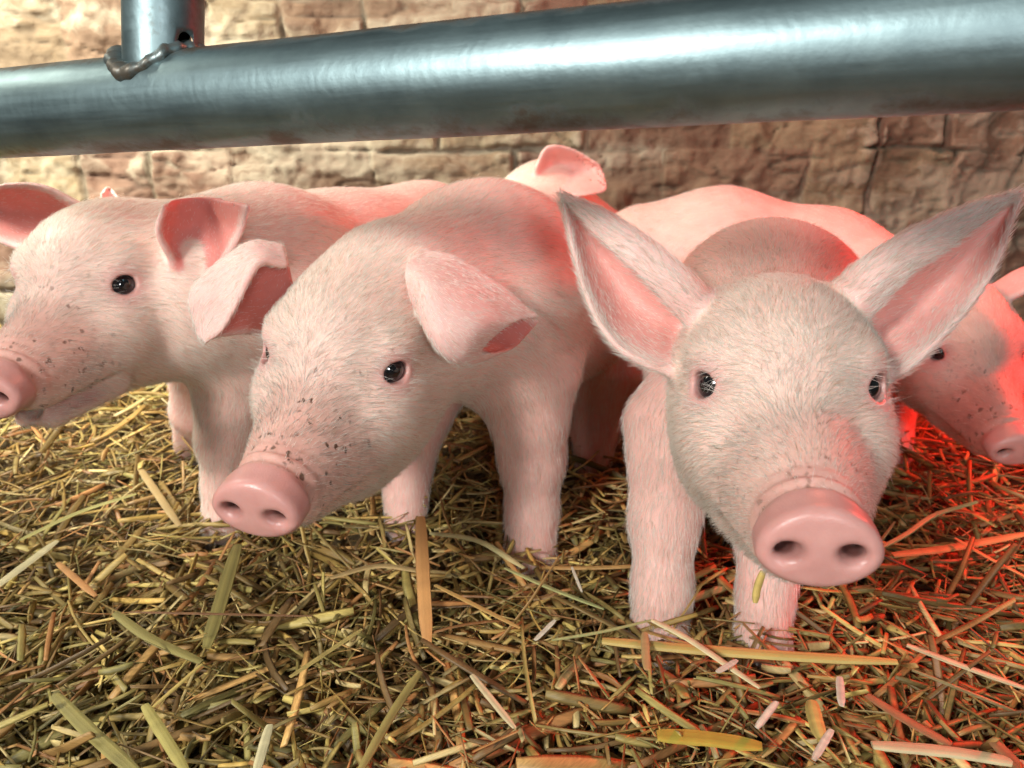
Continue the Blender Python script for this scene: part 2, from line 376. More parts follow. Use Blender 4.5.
class Body:
    def __init__(s, h, lo, hi):
        s.h = h; s.lo = np.array(lo, float); s.n = np.ceil((np.array(hi)-s.lo)/h).astype(int)+1
        s.D = np.full(tuple(s.n), .5, np.float32); s.prims = []; s.ears = []
    def box(s, lo, hi):
        a = np.clip(np.floor((lo-s.lo)/s.h).astype(int), 0, s.n); b = np.clip(np.ceil((hi-s.lo)/s.h).astype(int)+1, 0, s.n); return a, b
    def pts(s, a, b):
        ax = [(s.lo[i]+s.h*np.arange(a[i], b[i])).astype(np.float32) for i in range(3)]
        return ax[0][:, None, None], ax[1][None, :, None], ax[2][None, None, :]
    @staticmethod
    def ell_d(p, c, R, r):
        q = [(p[0]-c[0])*R[0, i]+(p[1]-c[1])*R[1, i]+(p[2]-c[2])*R[2, i] for i in range(3)]
        k0 = np.sqrt(sum((q[i]/r[i])**2 for i in range(3))); k1 = np.sqrt(sum((q[i]/r[i]**2)**2 for i in range(3)))+1e-9
        return k0*(k0-1)/k1
    @staticmethod
    def cone_d(p, a, b, ra, rb):
        ba = b-a; l2 = float(ba@ba); q = [p[i]-a[i] for i in range(3)]
        t = np.clip((q[0]*ba[0]+q[1]*ba[1]+q[2]*ba[2])/l2, 0, 1)
        return np.sqrt(sum((q[i]-t*ba[i])**2 for i in range(3)))-(ra+(rb-ra)*t)
    def apply(s, fn, lo, hi, k, sub=False, disp=False):
        a, b = s.box(lo-k-.004, hi+k+.004)
        if (b <= a).any(): return
        d = fn(s.pts(a, b)); sl = tuple(slice(a[i], b[i]) for i in range(3)); D = s.D[sl]
        if disp: s.D[sl] = D+d; return
        if sub:
            d = -d; h = np.clip(.5-.5*(D-d)/k, 0, 1) if k > 0 else None
            s.D[sl] = (D*(1-h)+d*h+k*h*(1-h)) if k > 0 else np.maximum(D, d)
        else:
            h = np.clip(.5+.5*(D-d)/k, 0, 1); s.D[sl] = D*(1-h)+d*h-k*h*(1-h)
    def ell(s, c, R, r, k=.02, flow=None, sub=False):
        c = np.asarray(c, float); r = np.asarray(r, float); e = np.sqrt(((R*r)**2).sum(1))
        s.apply(lambda p: s.ell_d(p, c, R, r), c-e, c+e, k, sub)
        if not sub: s.prims.append((lambda P: s.ell_d(P.T, c, R, r), flow))
    def cone(s, a, b, ra, rb, k=.02, flow=None, sub=False):
        a = np.asarray(a, float); b = np.asarray(b, float); m = max(ra, rb)
        s.apply(lambda p: s.cone_d(p, a, b, ra, rb), np.minimum(a, b)-m, np.maximum(a, b)+m, k, sub)
        if not sub: s.prims.append((lambda P: s.cone_d(P.T, a, b, ra, rb), flow if flow is not None else (b-a)/np.linalg.norm(b-a)))
    def ear(s, rows, k=.008, t0=.0034, t1=.0016, inner_sign=1, nu=70, nv=60):
        """rows: base -> tip, each a list of points across the ear; a thin solid sheet is splatted into the field"""
        R_ = [catmull(r, nv) if len(r) > 1 else np.repeat(np.asarray(r, float), nv, 0) for r in rows]
        G = np.stack([catmull([r[j] for r in R_], nu) for j in range(nv)], 1)     # nu, nv, 3
        du = np.gradient(G, axis=0); dv = np.gradient(G, axis=1); N = np.cross(du, dv); N /= np.linalg.norm(N, axis=2, keepdims=True)+1e-9
        u = np.linspace(0, 1, nu)[:, None]*np.ones((1, nv)); v = np.linspace(0, 1, nv)[None, :]*np.ones((nu, 1))
        T = t1+(t0-t1)*(1-u)**1.5+.0008*np.clip(1-np.minimum(v, 1-v)/.06, 0, 1)*0
        P = G.reshape(-1, 3); T = T.ravel(); band = .0105; h = s.h; m = int(math.ceil(band/h))
        off = np.stack(np.meshgrid(*[np.arange(-m, m+1)]*3, indexing='ij'), -1).reshape(-1, 3)
        lo, hi = P.min(0)-band-2*h, P.max(0)+band+2*h; a, b = s.box(lo, hi); shp = tuple(b-a)
        E = np.full(int(np.prod(shp)), .02, np.float32)
        ci = np.round((P-s.lo)/h).astype(int)-a
        for o in off:
            idx = ci+o; ok = ((idx >= 0) & (idx < b-a)).all(1); q = s.lo+(idx+a)*h
            d = (np.linalg.norm(q-P, axis=1)-T).astype(np.float32)
            fi = (idx[:, 0]*shp[1]+idx[:, 1])*shp[2]+idx[:, 2]; np.minimum.at(E, fi[ok], d[ok])
        E = E.reshape(shp); sl = tuple(slice(a[i], b[i]) for i in range(3)); D = s.D[sl]
        h_ = np.clip(.5+.5*(D-E)/k, 0, 1); s.D[sl] = D*(1-h_)+E*h_-k*h_*(1-h_)
        du /= np.linalg.norm(du, axis=2, keepdims=True)+1e-9
        s.ears.append((P, (N*inner_sign).reshape(-1, 3), du.reshape(-1, 3), u.ravel(), v.ravel()))
    def surface(s):
        D = s.D; S = D < 0; n = s.n
        c = [(i, j, k) for i in (0, 1) for j in (0, 1) for k in (0, 1)]
        def sh(A, o): return A[o[0]:n[0]-1+o[0], o[1]:n[1]-1+o[1], o[2]:n[2]-1+o[2]]
        alls = sh(S, c[0]).copy(); anys = alls.copy()
        for o in c[1:]: q = sh(S, o); alls &= q; anys |= q
        act = anys & ~alls; idx = np.argwhere(act)
        vals = np.stack([D[idx[:, 0]+o[0], idx[:, 1]+o[1], idx[:, 2]+o[2]] for o in c], 1)
        acc = np.zeros((len(idx), 3)); cnt = np.zeros(len(idx)); C = np.array(c, float)
        for i in range(8):
            for j in range(i+1, 8):
                if abs(C[i]-C[j]).sum() != 1: continue
                va, vb = vals[:, i], vals[:, j]; m = (va < 0) != (vb < 0); t = va/(va-vb+1e-20)
                p = C[i]+(C[j]-C[i])*t[:, None]; acc[m] += p[m]; cnt[m] += 1
        V = s.lo+s.h*(idx+acc/cnt[:, None])
        vid = np.full(tuple(n-1), -1, np.int32); vid[tuple(idx.T)] = np.arange(len(idx))
        Fs = []
        for ax in range(3):
            sl0 = [slice(1, n[i]-1) for i in range(3)]; sl1 = list(sl0); sl0[ax] = slice(0, n[ax]-1); sl1[ax] = slice(1, n[ax])
            a, b = S[tuple(sl0)], S[tuple(sl1)]; e = np.argwhere(a != b)
            base = e+np.array([0 if i == ax else 1 for i in range(3)]); sgn = a[tuple(e.T)]
            o1, o2 = [i for i in range(3) if i != ax]
            def g(d1, d2):
                q = base.copy(); q[:, o1] -= d1; q[:, o2] -= d2; return vid[tuple(q.T)]
            Q = np.stack([g(1, 1), g(0, 1), g(0, 0), g(1, 0)], 1)
            flip = sgn if ax != 1 else ~sgn
            Q[~flip] = Q[~flip][:, ::-1]; Fs.append(Q)
        F = np.concatenate(Fs); F = F[(F >= 0).all(1)]
        # light Laplacian smoothing
        for _ in range(2):
            acc = np.zeros_like(V); cnt = np.zeros(len(V))
            for i in range(4):
                a, b = F[:, i], F[:, (i+1) % 4]
                for k in range(3): acc[:, k] += np.bincount(a, V[b, k], len(V)); acc[:, k] += np.bincount(b, V[a, k], len(V))
                cnt += np.bincount(a, minlength=len(V))+np.bincount(b, minlength=len(V))
            V = V*.55+.45*acc/np.maximum(cnt, 1)[:, None]
        return V, F

def near_idx(P, Q, cell=.012):
    """index of the nearest sample Q for each P (only reliable within one cell); -1 when none"""
    from collections import defaultdict
    from mathutils.kdtree import KDTree
    kd = KDTree(len(Q))
    for i, q in enumerate(Q): kd.insert(q, i)
    kd.balance(); out = np.full(len(P), -1); dist = np.full(len(P), 9.)
    for i, p in enumerate(P):
        _, j, d = kd.find(p); out[i] = j; dist[i] = d
    return out, dist

def eye_c(sg): return np.array([.003, .0335*sg, .001])+np.array([.67, .74*sg, .10])/1.0032*.0122
SK_BODY = np.array([.80, .51, .45]); SK_FACE = np.array([.78, .58, .50]); SK_NOSE = np.array([.58, .31, .28])
SK_EARIN = np.array([.78, .42, .38]); SK_EAROUT = np.array([.74, .49, .45]); SK_EYE = np.array([.66, .38, .35])

def sstep(x, a, b): t = np.clip((x-a)/(b-a), 0, 1); return t*t*(3-2*t)

def piglet(label, pose, scale, chain, legs, ears, h=.0016, mouth=0.0, dirt=1.0, nhair=60000, group=None, hair_len=1.0, ear_in=(1, 1), ear_k=.006, ear_hair=0.0, jowl=0.0, ear_col=None):
    """pose: rotation vector and translation of the head in camera space; chain: torso (point, radius) from neck to rump;
    legs: lists of (point, radius) from hip to foot; ears: rows of points or 'generic'"""
    if len(pose) == 6: R = CAMB@rotvec(pose[:3]); T = c2w(pose[3:])
    else: R, T = pose
    s = scale
    def hw(x, y=None, z=None):
        v = np.array(x if y is None else (x, y, z), float); return T+R@(v*s)
    allp = [hw(.14, 0, -.05), hw(-.1, 0, .07), hw(-.05, .09, 0), hw(-.05, -.09, 0)]
    lo = np.min(allp, 0)-.02; hi = np.max(allp, 0)+.02
    for p, r in chain+[q for l in legs for q in l]: lo = np.minimum(lo, p-np.array(r)-.02); hi = np.maximum(hi, p+np.array(r)+.02)
    def gen_ear(sg):
        rows = [[(-.032, .036, .040), (-.056, .034, .044), (-.074, .046, .018)], [(-.026, .066, .062), (-.062, .062, .062), (-.082, .076, .026)],
                [(-.030, .094, .074), (-.060, .094, .072), (-.078, .100, .048)], [(-.050, .122, .078), (-.054, .124, .077), (-.060, .124, .072)]]
        return [[hw(x, y*sg, z) for x, y, z in r] for r in rows]
    ears = [gen_ear(1) if isinstance(ears[0], str) else ears[0], gen_ear(-1) if isinstance(ears[1], str) else ears[1]]
    for e in ears:
        for r in e:
            for p in r: lo = np.minimum(lo, np.array(p)-.012); hi = np.maximum(hi, np.array(p)+.012)
    B = Body(h, lo, hi)
    back = R@np.array([-1., 0, -.12]); 
    def E(c, r, k=.02, flow=back, sub=False): B.ell(hw(c), R, np.array(r)*s, k*s, flow, sub)
    def C_(a, b, ra, rb, k=.02, flow=back, sub=False): B.cone(hw(a), hw(b), ra*s, rb*s, k*s, flow, sub)
    # torso
    for i in range(len(chain)-1):
        (a, ra), (b, rb) = chain[i], chain[i+1]; B.cone(a, b, ra, rb, .035, (b-a)/np.linalg.norm(b-a)+np.array([0, 0, -.35]))
    for l in legs:
        for i in range(len(l)-1):
            (a, ra), (b, rb) = l[i], l[i+1]; B.cone(a, b, ra, rb, .028 if i == 0 else .012)
    # neck joins the skull to the first torso point
    B.cone(hw(-.05, 0, -.012), chain[0][0], .054*s, chain[0][1], .03, (chain[0][0]-hw(-.05, 0, -.01))/np.linalg.norm(chain[0][0]-hw(-.05, 0, -.01)))
    # skull and face
    E((-.045, 0, .0), (.062, .055, .056), .02)
    E((-.012, 0, .010), (.046, .041, .036), .02)
    C_((.0, 0, -.020), (.086, 0, -.041), .038, .0195, .02)
    for sg in (1, -1):
        fl = R@np.array([-1., .35*sg, -.45])
        C_((.010, .017*sg, -.038), (.078, .0085*sg, -.050), .029, .0160, .015, fl)
        E((-.032, .026*sg, -.038), (.048, .031, .044), .02, fl)
        E((.000, .033*sg, -.024), (.028, .018, .021), .018, fl)
        E((-.006, .034*sg, .014), (.022, .0155, .0125), .012)
    C_((-.035, 0, -.055), (.068, 0, -.066-mouth*.35), .036, .0125, .016, R@np.array([-1., 0, -.2]))
    if jowl: E((-.022, 0, -.066), (.046, .034*1.0, .030+.012*jowl), .02, R@np.array([-1., 0, -.3]))
    # lips
    for sg in (1, -1):
        C_((.020, .029*sg, -.050), (.082, .014*sg, -.060), .013, .0075, .008, R@np.array([-1., .2*sg, -.5]))
        C_((.020, .027*sg, -.066-mouth*.2), (.070, .011*sg, -.071-mouth*.5), .010, .0055, .007, R@np.array([-1., .2*sg, -.5]))
    # snout disc
    cd = hw(.105, 0, -.0455); nx = np.array([.985, 0, -.17]); nx = nx/np.linalg.norm(nx); nz = np.array([.17, 0, .985]); nz /= np.linalg.norm(nz)
    Rd = R@np.stack([nx, [0, 1, 0], nz], 1)
    def disc(p):
        q = [((p[0]-cd[0])*Rd[0, i]+(p[1]-cd[1])*Rd[1, i]+(p[2]-cd[2])*Rd[2, i])/s for i in range(3)]
        wy = .0208*(1+.12*np.clip(-q[2]/.016, -1, .35)); rr = np.sqrt((q[1]/wy)**2+(q[2]/.0155)**2); rad = (rr-1)*.0185
        axd = np.abs(q[0]-.0015*(1-rr*rr))-.0052
        return (np.minimum(np.maximum(rad, axd), 0)+np.sqrt(np.maximum(rad, 0)**2+np.maximum(axd, 0)**2)-.0042)*s
    B.apply(disc, cd-.03*s, cd+.03*s, .006*s)
    B.prims.append((lambda P: disc(P.T), R@np.array([-.2, 0, 1.])))
    # folds of skin behind the disc
    def folds(p):
        q = [((p[0]-T[0])*R[0, i]+(p[1]-T[1])*R[1, i]+(p[2]-T[2])*R[2, i])/s for i in range(3)]
        w = np.exp(-(((q[2]+.028)/.020)**2))*np.exp(-((q[1]/.028)**2)); x = q[0]+.10*(q[2]+.03)+1.6*q[1]**2/.03*.3
        f = .0018*np.exp(-((x-.0962)/.0015)**2)+.0014*np.exp(-((x-.0905)/.0014)**2)-.0011*np.exp(-((x-.0934)/.0016)**2)+.0009*np.exp(-((x-.0850)/.0014)**2)
        return (f*w*s).astype(np.float32)
    cf = hw(.088, 0, -.03); B.apply(folds, cf-.035*s, cf+.035*s, 0, disp=True)
    # nostrils, mouth, eyes
    for sg in (1, -1):
        Rn = R@np.stack([[.96, -.28*sg, 0], [.25*sg*.0+.28*sg, .96, -.0], [0, 0, 1.]], 1)
        B.ell(hw(.1155, .0118*sg, -.0475), Rn, np.array([.0150, .0052, .0040])*s, .0035*s, None, True)
        B.ell(hw(.1170, .0150*sg, -.0505), Rn, np.array([.0045, .0058, .0044])*s, .0030*s, None, True)
        if mouth > 0:
            C_((.030, .036*sg, -.060), (.085, .012*sg, -.0665-mouth*.22), .0022, .0022+mouth*.22, .003, None, True)
        else:
            C_((.034, .040*sg, -.0585), (.056, .030*sg, -.0615), .0012, .0012, .004, None, True)
            C_((.056, .030*sg, -.0615), (.088, .016*sg, -.0655), .0012, .0012, .004, None, True)
    if mouth > 0: C_((.05, 0, -.062-mouth*.2), (.085, 0, -.066-mouth*.25), .006+mouth*.1, .006+mouth*.15, .004, None, True)
    eyes = []
    for sg in (1, -1):
        ce = np.array([.003, .0335*sg, .001]); n = np.array([.67, .74*sg, .10]); n /= np.linalg.norm(n)
        t = np.cross([0, 0, 1.], n); t /= np.linalg.norm(t); t = t+np.array([0, 0, -.16])*(-sg if False else 1)*np.sign(t[0])*1.0; t = t-n*(t@n); t /= np.linalg.norm(t); v = np.cross(n, t)
        Rl = R@np.stack([n, t, v], 1)
        B.ell(hw(ce), R, np.array([.0128]*3)*s, .007*s, back)
        B.ell(hw(ce+n*.0110+v*.0), Rl, np.array([.0110, .0086, .0070])*s, .0013*s, None, True)
        B.ell(hw(ce), R, np.array([.0108]*3)*s, .0006*s, None, True)
        # crease above and below the lids
        B.cone(hw(ce+n*.0088-t*.010+v*.0105), hw(ce+n*.0108+v*.0140), .0013*s, .0013*s, .0035*s, None, True)
        B.cone(hw(ce+n*.0108+v*.0140), hw(ce+n*.0088+t*.010+v*.0105), .0013*s, .0013*s, .0035*s, None, True)
        eyes.append((hw(ce+n*.0009), R@n, R@v))
    for e, sg in zip(ears, ear_in): B.ear(e, k=ear_k, inner_sign=sg)
    V, F = B.surface()
    # ---- vertex zones
    Lc = ((V-T)@R)/s                       # head-local coordinates
    N = np.zeros_like(V); e1 = V[F[:, 2]]-V[F[:, 0]]; e2 = V[F[:, 3]]-V[F[:, 1]]; fn = np.cross(e1, e2)
    for i in range(4):
        for k in range(3): N[:, k] += np.bincount(F[:, i], fn[:, k], len(V))
    N /= np.linalg.norm(N, axis=1, keepdims=True)+1e-12
    farea = .5*np.linalg.norm(fn, axis=1)
    flow = np.zeros_like(V); wsum = np.zeros(len(V))+1e-9; dmin = np.full(len(V), 9.)
    for fnc, fl_ in B.prims:
        d = fnc(V); dmin = np.minimum(dmin, d)
        if fl_ is None: continue
        w = np.exp(-np.clip(d, -.01, 1)/.009); flow += w[:, None]*fl_; wsum += w
    flow /= wsum[:, None]
    col = np.tile(SK_BODY, (len(V), 1)); hm = sstep(Lc[:, 0], -.08, -.02); col = col*(1-hm[:, None])+SK_FACE*hm[:, None]
    # ears
    earm = np.zeros(len(V)); inner = np.zeros(len(V)); eu = np.zeros(len(V))
    for (P, En, Eu, u, v) in B.ears:
        lo_, hi_ = P.min(0)-.012, P.max(0)+.012; m = np.where(((V > lo_) & (V < hi_)).all(1))[0]
        j, d = near_idx(V[m], P); m2 = m[d < .006]; j2 = j[d < .006]
        w = sstep(-d[d < .006], -.006, -.0038)*sstep(dmin[m2], -.001, .004)
        earm[m2] = np.maximum(earm[m2], w); eu[m2] = u[j2]
        sd = (En[j2]*N[m2]).sum(1); inner[m2] = sstep(sd, -.1, .4)*w*sstep(np.minimum(v[j2], 1-v[j2]), .0, .07)
        flow[m2] = flow[m2]*(1-w[:, None])+Eu[j2]*w[:, None]
    col = col*(1-earm[:, None])+SK_EAROUT*earm[:, None]; col = col*(1-inner[:, None])+(SK_EARIN if ear_col is None else np.array(ear_col))*inner[:, None]
    # nose disc and the bare skin behind it
    ld = disc(V.T)/s; nose = sstep(-ld, -.0028, -.0006)*sstep(Lc[:, 0], .085, .094)
    top_bare = sstep(Lc[:, 0], .076, .090)*.75*sstep(Lc[:, 2], -.062, -.040)
    pink = np.maximum(nose, top_bare); col = col*(1-pink[:, None])+SK_NOSE*pink[:, None]
    nd = np.full(len(V), 9.); eyed = np.full(len(V), 9.)
    for sg in (1, -1):
        nd = np.minimum(nd, np.linalg.norm((Lc-[.1130, .0118*sg, -.0475])/[1.2, 1.3, 1], axis=1))
        eyed = np.minimum(eyed, np.linalg.norm(Lc-eye_c(sg), axis=1))
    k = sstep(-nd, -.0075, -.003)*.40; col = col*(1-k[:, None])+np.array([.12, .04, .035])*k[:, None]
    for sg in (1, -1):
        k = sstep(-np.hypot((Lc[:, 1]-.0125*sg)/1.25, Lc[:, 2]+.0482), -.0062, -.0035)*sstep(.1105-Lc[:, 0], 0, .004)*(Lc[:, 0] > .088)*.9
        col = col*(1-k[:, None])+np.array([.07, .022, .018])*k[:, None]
    k = sstep(-eyed, -.022, -.009)*.85; col = col*(1-k[:, None])+SK_EYE*k[:, None]
    k = sstep(-eyed, -.0098, -.0072)*.6; col = col*(1-k[:, None])+np.array([.28, .12, .11])*k[:, None]
    if mouth > 0:
        md = (sstep(Lc[:, 0], .03, .05)*sstep(-np.abs(Lc[:, 2]+.0665+mouth*.25), -.0085, -.002)*sstep(-np.abs(N@(R@np.array([0, 0, 1.]))), -1, -.0)); mk = md*.7
        col = col*(1-mk[:, None])+np.array([.45, .20, .20])*mk[:, None]
    mzp = (sstep(Lc[:, 0], .015, .075)*sstep(Lc[:, 2], -.075, -.035)*.78*min(1, dirt+.1)*(1-nose))[:, None]; col = col*(1-mzp)+np.array([.60, .34, .28])*mzp
    dm = sstep(Lc[:, 0], .012, .055)*(1-nose)*sstep(.115-Lc[:, 0], 0, .02)*sstep(Lc[:, 2], -.085, -.055)
    dm = np.maximum(dm, .55*sstep(-np.linalg.norm(Lc-[.02, 0, -.01], axis=1), -.07, -.02)*(Lc[:, 0] > -.03))*dirt
    wet = np.maximum(nose, sstep(-eyed, -.011, -.008)); 
    if mouth > 0: wet = np.maximum(wet, md)
    pig = mesh_obj('piglet', V, F, SKIN, attrs={'skin': ('FLOAT_COLOR', col), 'dirt': ('FLOAT', dm), 'wet': ('FLOAT', wet)})
    tag(pig, label, 'piglet', group)
    # ---- eyes
    nph, nth = 24, 32
    for ce, n, v in eyes:
        VV = [[0, 0, 1.06]]; FF = []
        for i in range(1, nph):
            ph = math.pi*i/nph
            for j in range(nth):
                th = 2*math.pi*j/nth; bulge = 1+.06*math.exp(-(ph/.55)**2); VV.append([math.sin(ph)*math.cos(th)*bulge, math.sin(ph)*math.sin(th)*bulge, math.cos(ph)*bulge])
        VV.append([0, 0, -1])
        for j in range(nth):
            FF.append([0, 1+j, 1+(j+1) % nth]); FF.append([len(VV)-1, 1+(nph-2)*nth+(j+1) % nth, 1+(nph-2)*nth+j])
        for i in range(nph-2):
            for j in range(nth): FF.append([1+i*nth+j, 1+(i+1)*nth+j, 1+(i+1)*nth+(j+1) % nth, 1+i*nth+(j+1) % nth])
        eo = mesh_obj('eye', VV, FF, EYE, pig)
        z = Vector(n); x = Vector(np.cross(v, n)).normalized(); y = z.cross(x)
        M = Matrix((x, y, z)).transposed().to_4x4(); M.translation = Vector(ce)
        eo.matrix_local = M@Matrix.Scale(.0116*s, 4)
        eo['label'] = 'dark glossy eye'
    # ---- hooves
    for l in legs:
        p, r = l[-1]; q = l[-2][0]; HV = []; HF = []
        fwd = R@np.array([1., 0, 0]); fwd[2] = 0; fwd /= np.linalg.norm(fwd); side = np.array([-fwd[1], fwd[0], 0])
        for sg in (1, -1):
            c0 = p+side*sg*r*.40+fwd*r*.18-np.array([0, 0, .003]); b0 = len(HV); n1, n2 = 12, 7
            for i in range(n2):
                zz = -.016+.022*i/(n2-1); rr = r*(.62 if i else .60)*(1.0-.28*(i/(n2-1))**2)
                for j in range(n1):
                    th = 2*math.pi*j/n1; ex = 1.25 if math.cos(th) > 0 else .95
                    HV.append(c0+fwd*(math.cos(th)*rr*ex-.006*i/(n2-1))+side*(math.sin(th)*rr*.72)+np.array([0, 0, zz]))
            HF.append([b0+j for j in range(n1)][::-1]); HF.append([b0+(n2-1)*n1+j for j in range(n1)])
            for i in range(n2-1):
                for j in range(n1): HF.append([b0+i*n1+j, b0+i*n1+(j+1) % n1, b0+(i+1)*n1+(j+1) % n1, b0+(i+1)*n1+j])
        mesh_obj('hoof', HV, HF, HOOF, pig)
    # ---- bristle coat as real hair strands
    if nhair:
        dens = np.ones(len(V)); dens *= (1-.998*nose)*(1-.45*top_bare)*(1-.9*sstep(-eyed, -.0125, -.0095))*(1-.62*dm)*(1-.5*earm*(1-ear_hair))*(1-.72*inner)*(1-.75*sstep(Lc[:, 0], .081, .088)*sstep(Lc[:, 2], -.056, -.045))
        headness = sstep(Lc[:, 0], -.16, -.08); dens *= (.24+.76*headness)
        dens *= (V[:, 2] > .0)
        fd = dens[F].mean(1)*farea; cdf = np.cumsum(fd); cdf /= cdf[-1]
        fi = np.searchsorted(cdf, rng.random(nhair)); a = rng.random((nhair, 2)); q = F[fi]
        w = np.stack([(1-a[:, 0])*(1-a[:, 1]), a[:, 0]*(1-a[:, 1]), a[:, 0]*a[:, 1], (1-a[:, 0])*a[:, 1]], 1)
        root = (V[q]*w[..., None]).sum(1); nn = (N[q]*w[..., None]).sum(1); nn /= np.linalg.norm(nn, axis=1, keepdims=True)+1e-9
        fl_ = (flow[q]*w[..., None]).sum(1); rl = ((root-T)@R)/s
        jit = np.stack([vnoise(root, 60, 100+i) for i in range(3)], 1)*.22+rng.normal(size=(nhair, 3))*.16
        tdir = fl_+jit; tdir = tdir-nn*(tdir*nn).sum(1)[:, None]; tdir /= np.linalg.norm(tdir, axis=1, keepdims=True)+1e-9
        hz = (eyed[q]*w).sum(1); im = (inner[q]*w).sum(1); em = (earm[q]*w).sum(1)
        ln = .0078*(.55+.7*rng.random(nhair)); ln *= 1-.45*sstep(rl[:, 0], .04, .095); ln *= 1-.35*im; ln *= 1-.4*em*(1-ear_hair); ln *= np.where(hz < .017, .7, 1)
        ln = ln*hair_len*s; lash = (hz < .0145) & (hz > .0105) & (rng.random(nhair) < .25); ln = np.where(lash, .0085, ln)
        ln = np.where(rng.random(nhair) < .02, ln*1.7, ln)
        lift = .22+.22*rng.random(nhair)+np.where(lash, .7, 0)
        pts = []
        for k in range(4):
            f = k/3.0; pts.append(root-nn*.0002+tdir*(ln*f)[:, None]+nn*(ln*(lift*f*(1-.25*f)))[:, None]+np.array([0, 0, -1.])*(ln*.10*f*f)[:, None])
        pts = np.stack(pts, 1)
        tip = ((pts[:, 3]-T)@R)/s; mid = ((pts[:, 1]-T)@R)/s; keep = np.ones(nhair, bool)
        for sg in (1, -1):
            for q_ in (tip, mid): keep &= np.linalg.norm((q_-eye_c(sg))/[1.15, 1.15, 1.0], axis=1) > .0078
        keep |= lash & False
        pts = pts[keep]; sel = keep; nk = int(keep.sum()); pts = pts.reshape(-1, 3).astype(np.float32)
        hc = bpy.data.hair_curves.new('bristles'); hc.add_curves([4]*nk)
        hc.attributes['position'].data.foreach_set('vector', pts.ravel())
        ra = hc.attributes.get('radius') or hc.attributes.new('radius', 'FLOAT', 'POINT')
        rad = np.tile([.000072, .000068, .00005, .000012], nk)*np.repeat(.8+.5*rng.random(nk), 4); ra.data.foreach_set('value', rad.astype(np.float32))
        tn = np.array([.90, .88, .81])*(.80+.28*rng.random(nhair))[:, None]; tn = np.where((rng.random(nhair) < .06)[:, None], tn*np.array([.55, .42, .30]), tn)
        dk = (dm[q]*w).sum(1)*(rng.random(nhair) < .35); tn = tn*(1-.62*dk[:, None])
        tc = hc.attributes.new('tone', 'FLOAT_COLOR', 'CURVE'); c4 = np.ones((nk, 4), np.float32); c4[:, :3] = np.clip(tn[keep], 0, 1); tc.data.foreach_set('color', c4.ravel())
        hc.materials.append(FUR)
        ho = bpy.data.objects.new('bristles', hc); COL.objects.link(ho); ho.parent = pig; ho['kind'] = 'stuff'; ho['label'] = 'short white bristly coat'
    return pig

def face(px, py, d, fwd, roll=0.0):
    x = np.array(fwd, float); x /= np.linalg.norm(x); y = np.cross([math.sin(roll), 0, math.cos(roll)], x); y /= np.linalg.norm(y)
    return np.stack([x, y, np.cross(x, y)], 1), W(px, py, d)
def turned(p, pivot, deg, down=0.0):                  # a head pose swung sideways about one of its own points
    Rc = rotvec(p[:3]); t = np.array(p[3:]); pv = t+Rc@np.array(pivot); a = math.radians(deg)
    Y = np.array([[math.cos(a), 0, math.sin(a)], [0, 1, 0], [-math.sin(a), 0, math.cos(a)]]); b = math.radians(down); Y = np.array([[1, 0, 0], [0, math.cos(b), -math.sin(b)], [0, math.sin(b), math.cos(b)]])@Y; return CAMB@(Y@Rc), c2w(pv+Y@(t-pv))
def rows(*rr): return [[W(*p) for p in r] for r in rr]
def fz(px, py, z=.006): return WG(px, py, z)

# front piglet, facing the camera
piglet('pale pink piglet facing straight out with both large pointed ears spread wide',
    [-0.9771, -1.2027, -1.4246, 0.1461, -0.0013, -0.4279], 1.0,
    [(W(767, 320, .60), .068), (W(752, 360, .66), .080), (W(772, 350, .74), .080), (W(790, 345, .80), .068)],
    [[(W(680, 430, .615), .044), (W(664, 520, .605), .0245), (W(662, 585, .60), .020), (fz(659, 641), .0215)],
     [(W(790, 440, .62), .044), (W(772, 540, .605), .025), (W(766, 590, .60), .019), (fz(762, 638), .0205)],
     [(W(740, 400, .80), .042), (W(738, 440, .82), .025), (fz(738, 478), .018)],
     [(W(830, 400, .80), .042), (W(832, 440, .82), .025), (fz(832, 478), .018)]],
    [rows([(838, 318, .466), (835, 306, .470), (832, 296, .478), (840, 335, .492), (866, 372, .470)],
          [(868, 312, .444), (858, 296, .440), (848, 277, .452), (868, 330, .478), (896, 374, .444)],
          [(908, 272, .440), (902, 256, .438), (898, 242, .446), (925, 296, .476), (942, 336, .444)],
          [(960, 238, .446), (957, 224, .445), (955, 213, .450), (973, 250, .468), (990, 276, .452)],
          [(1014, 198, .457), (1015, 195, .457), (1018, 191, .458), (1019, 196, .460), (1019, 202, .456)]),
     rows([(716, 328, .486), (718, 314, .484), (714, 300, .490), (700, 335, .515), (694, 362, .492)],
          [(690, 322, .462), (698, 304, .456), (697, 286, .466), (672, 325, .504), (664, 370, .466)],
          [(646, 278, .456), (652, 262, .455), (650, 246, .464), (628, 295, .502), (614, 343, .466)],
          [(604, 240, .466), (608, 227, .464), (605, 214, .470), (592, 245, .494), (583, 286, .472)],
          [(567, 203, .480), (568, 200, .480), (563, 194, .482), (562, 198, .484), (563, 204, .480)])],
    h=.0015, nhair=120000, dirt=.5, ear_in=(-1, 1), ear_k=.009, ear_hair=1.0)

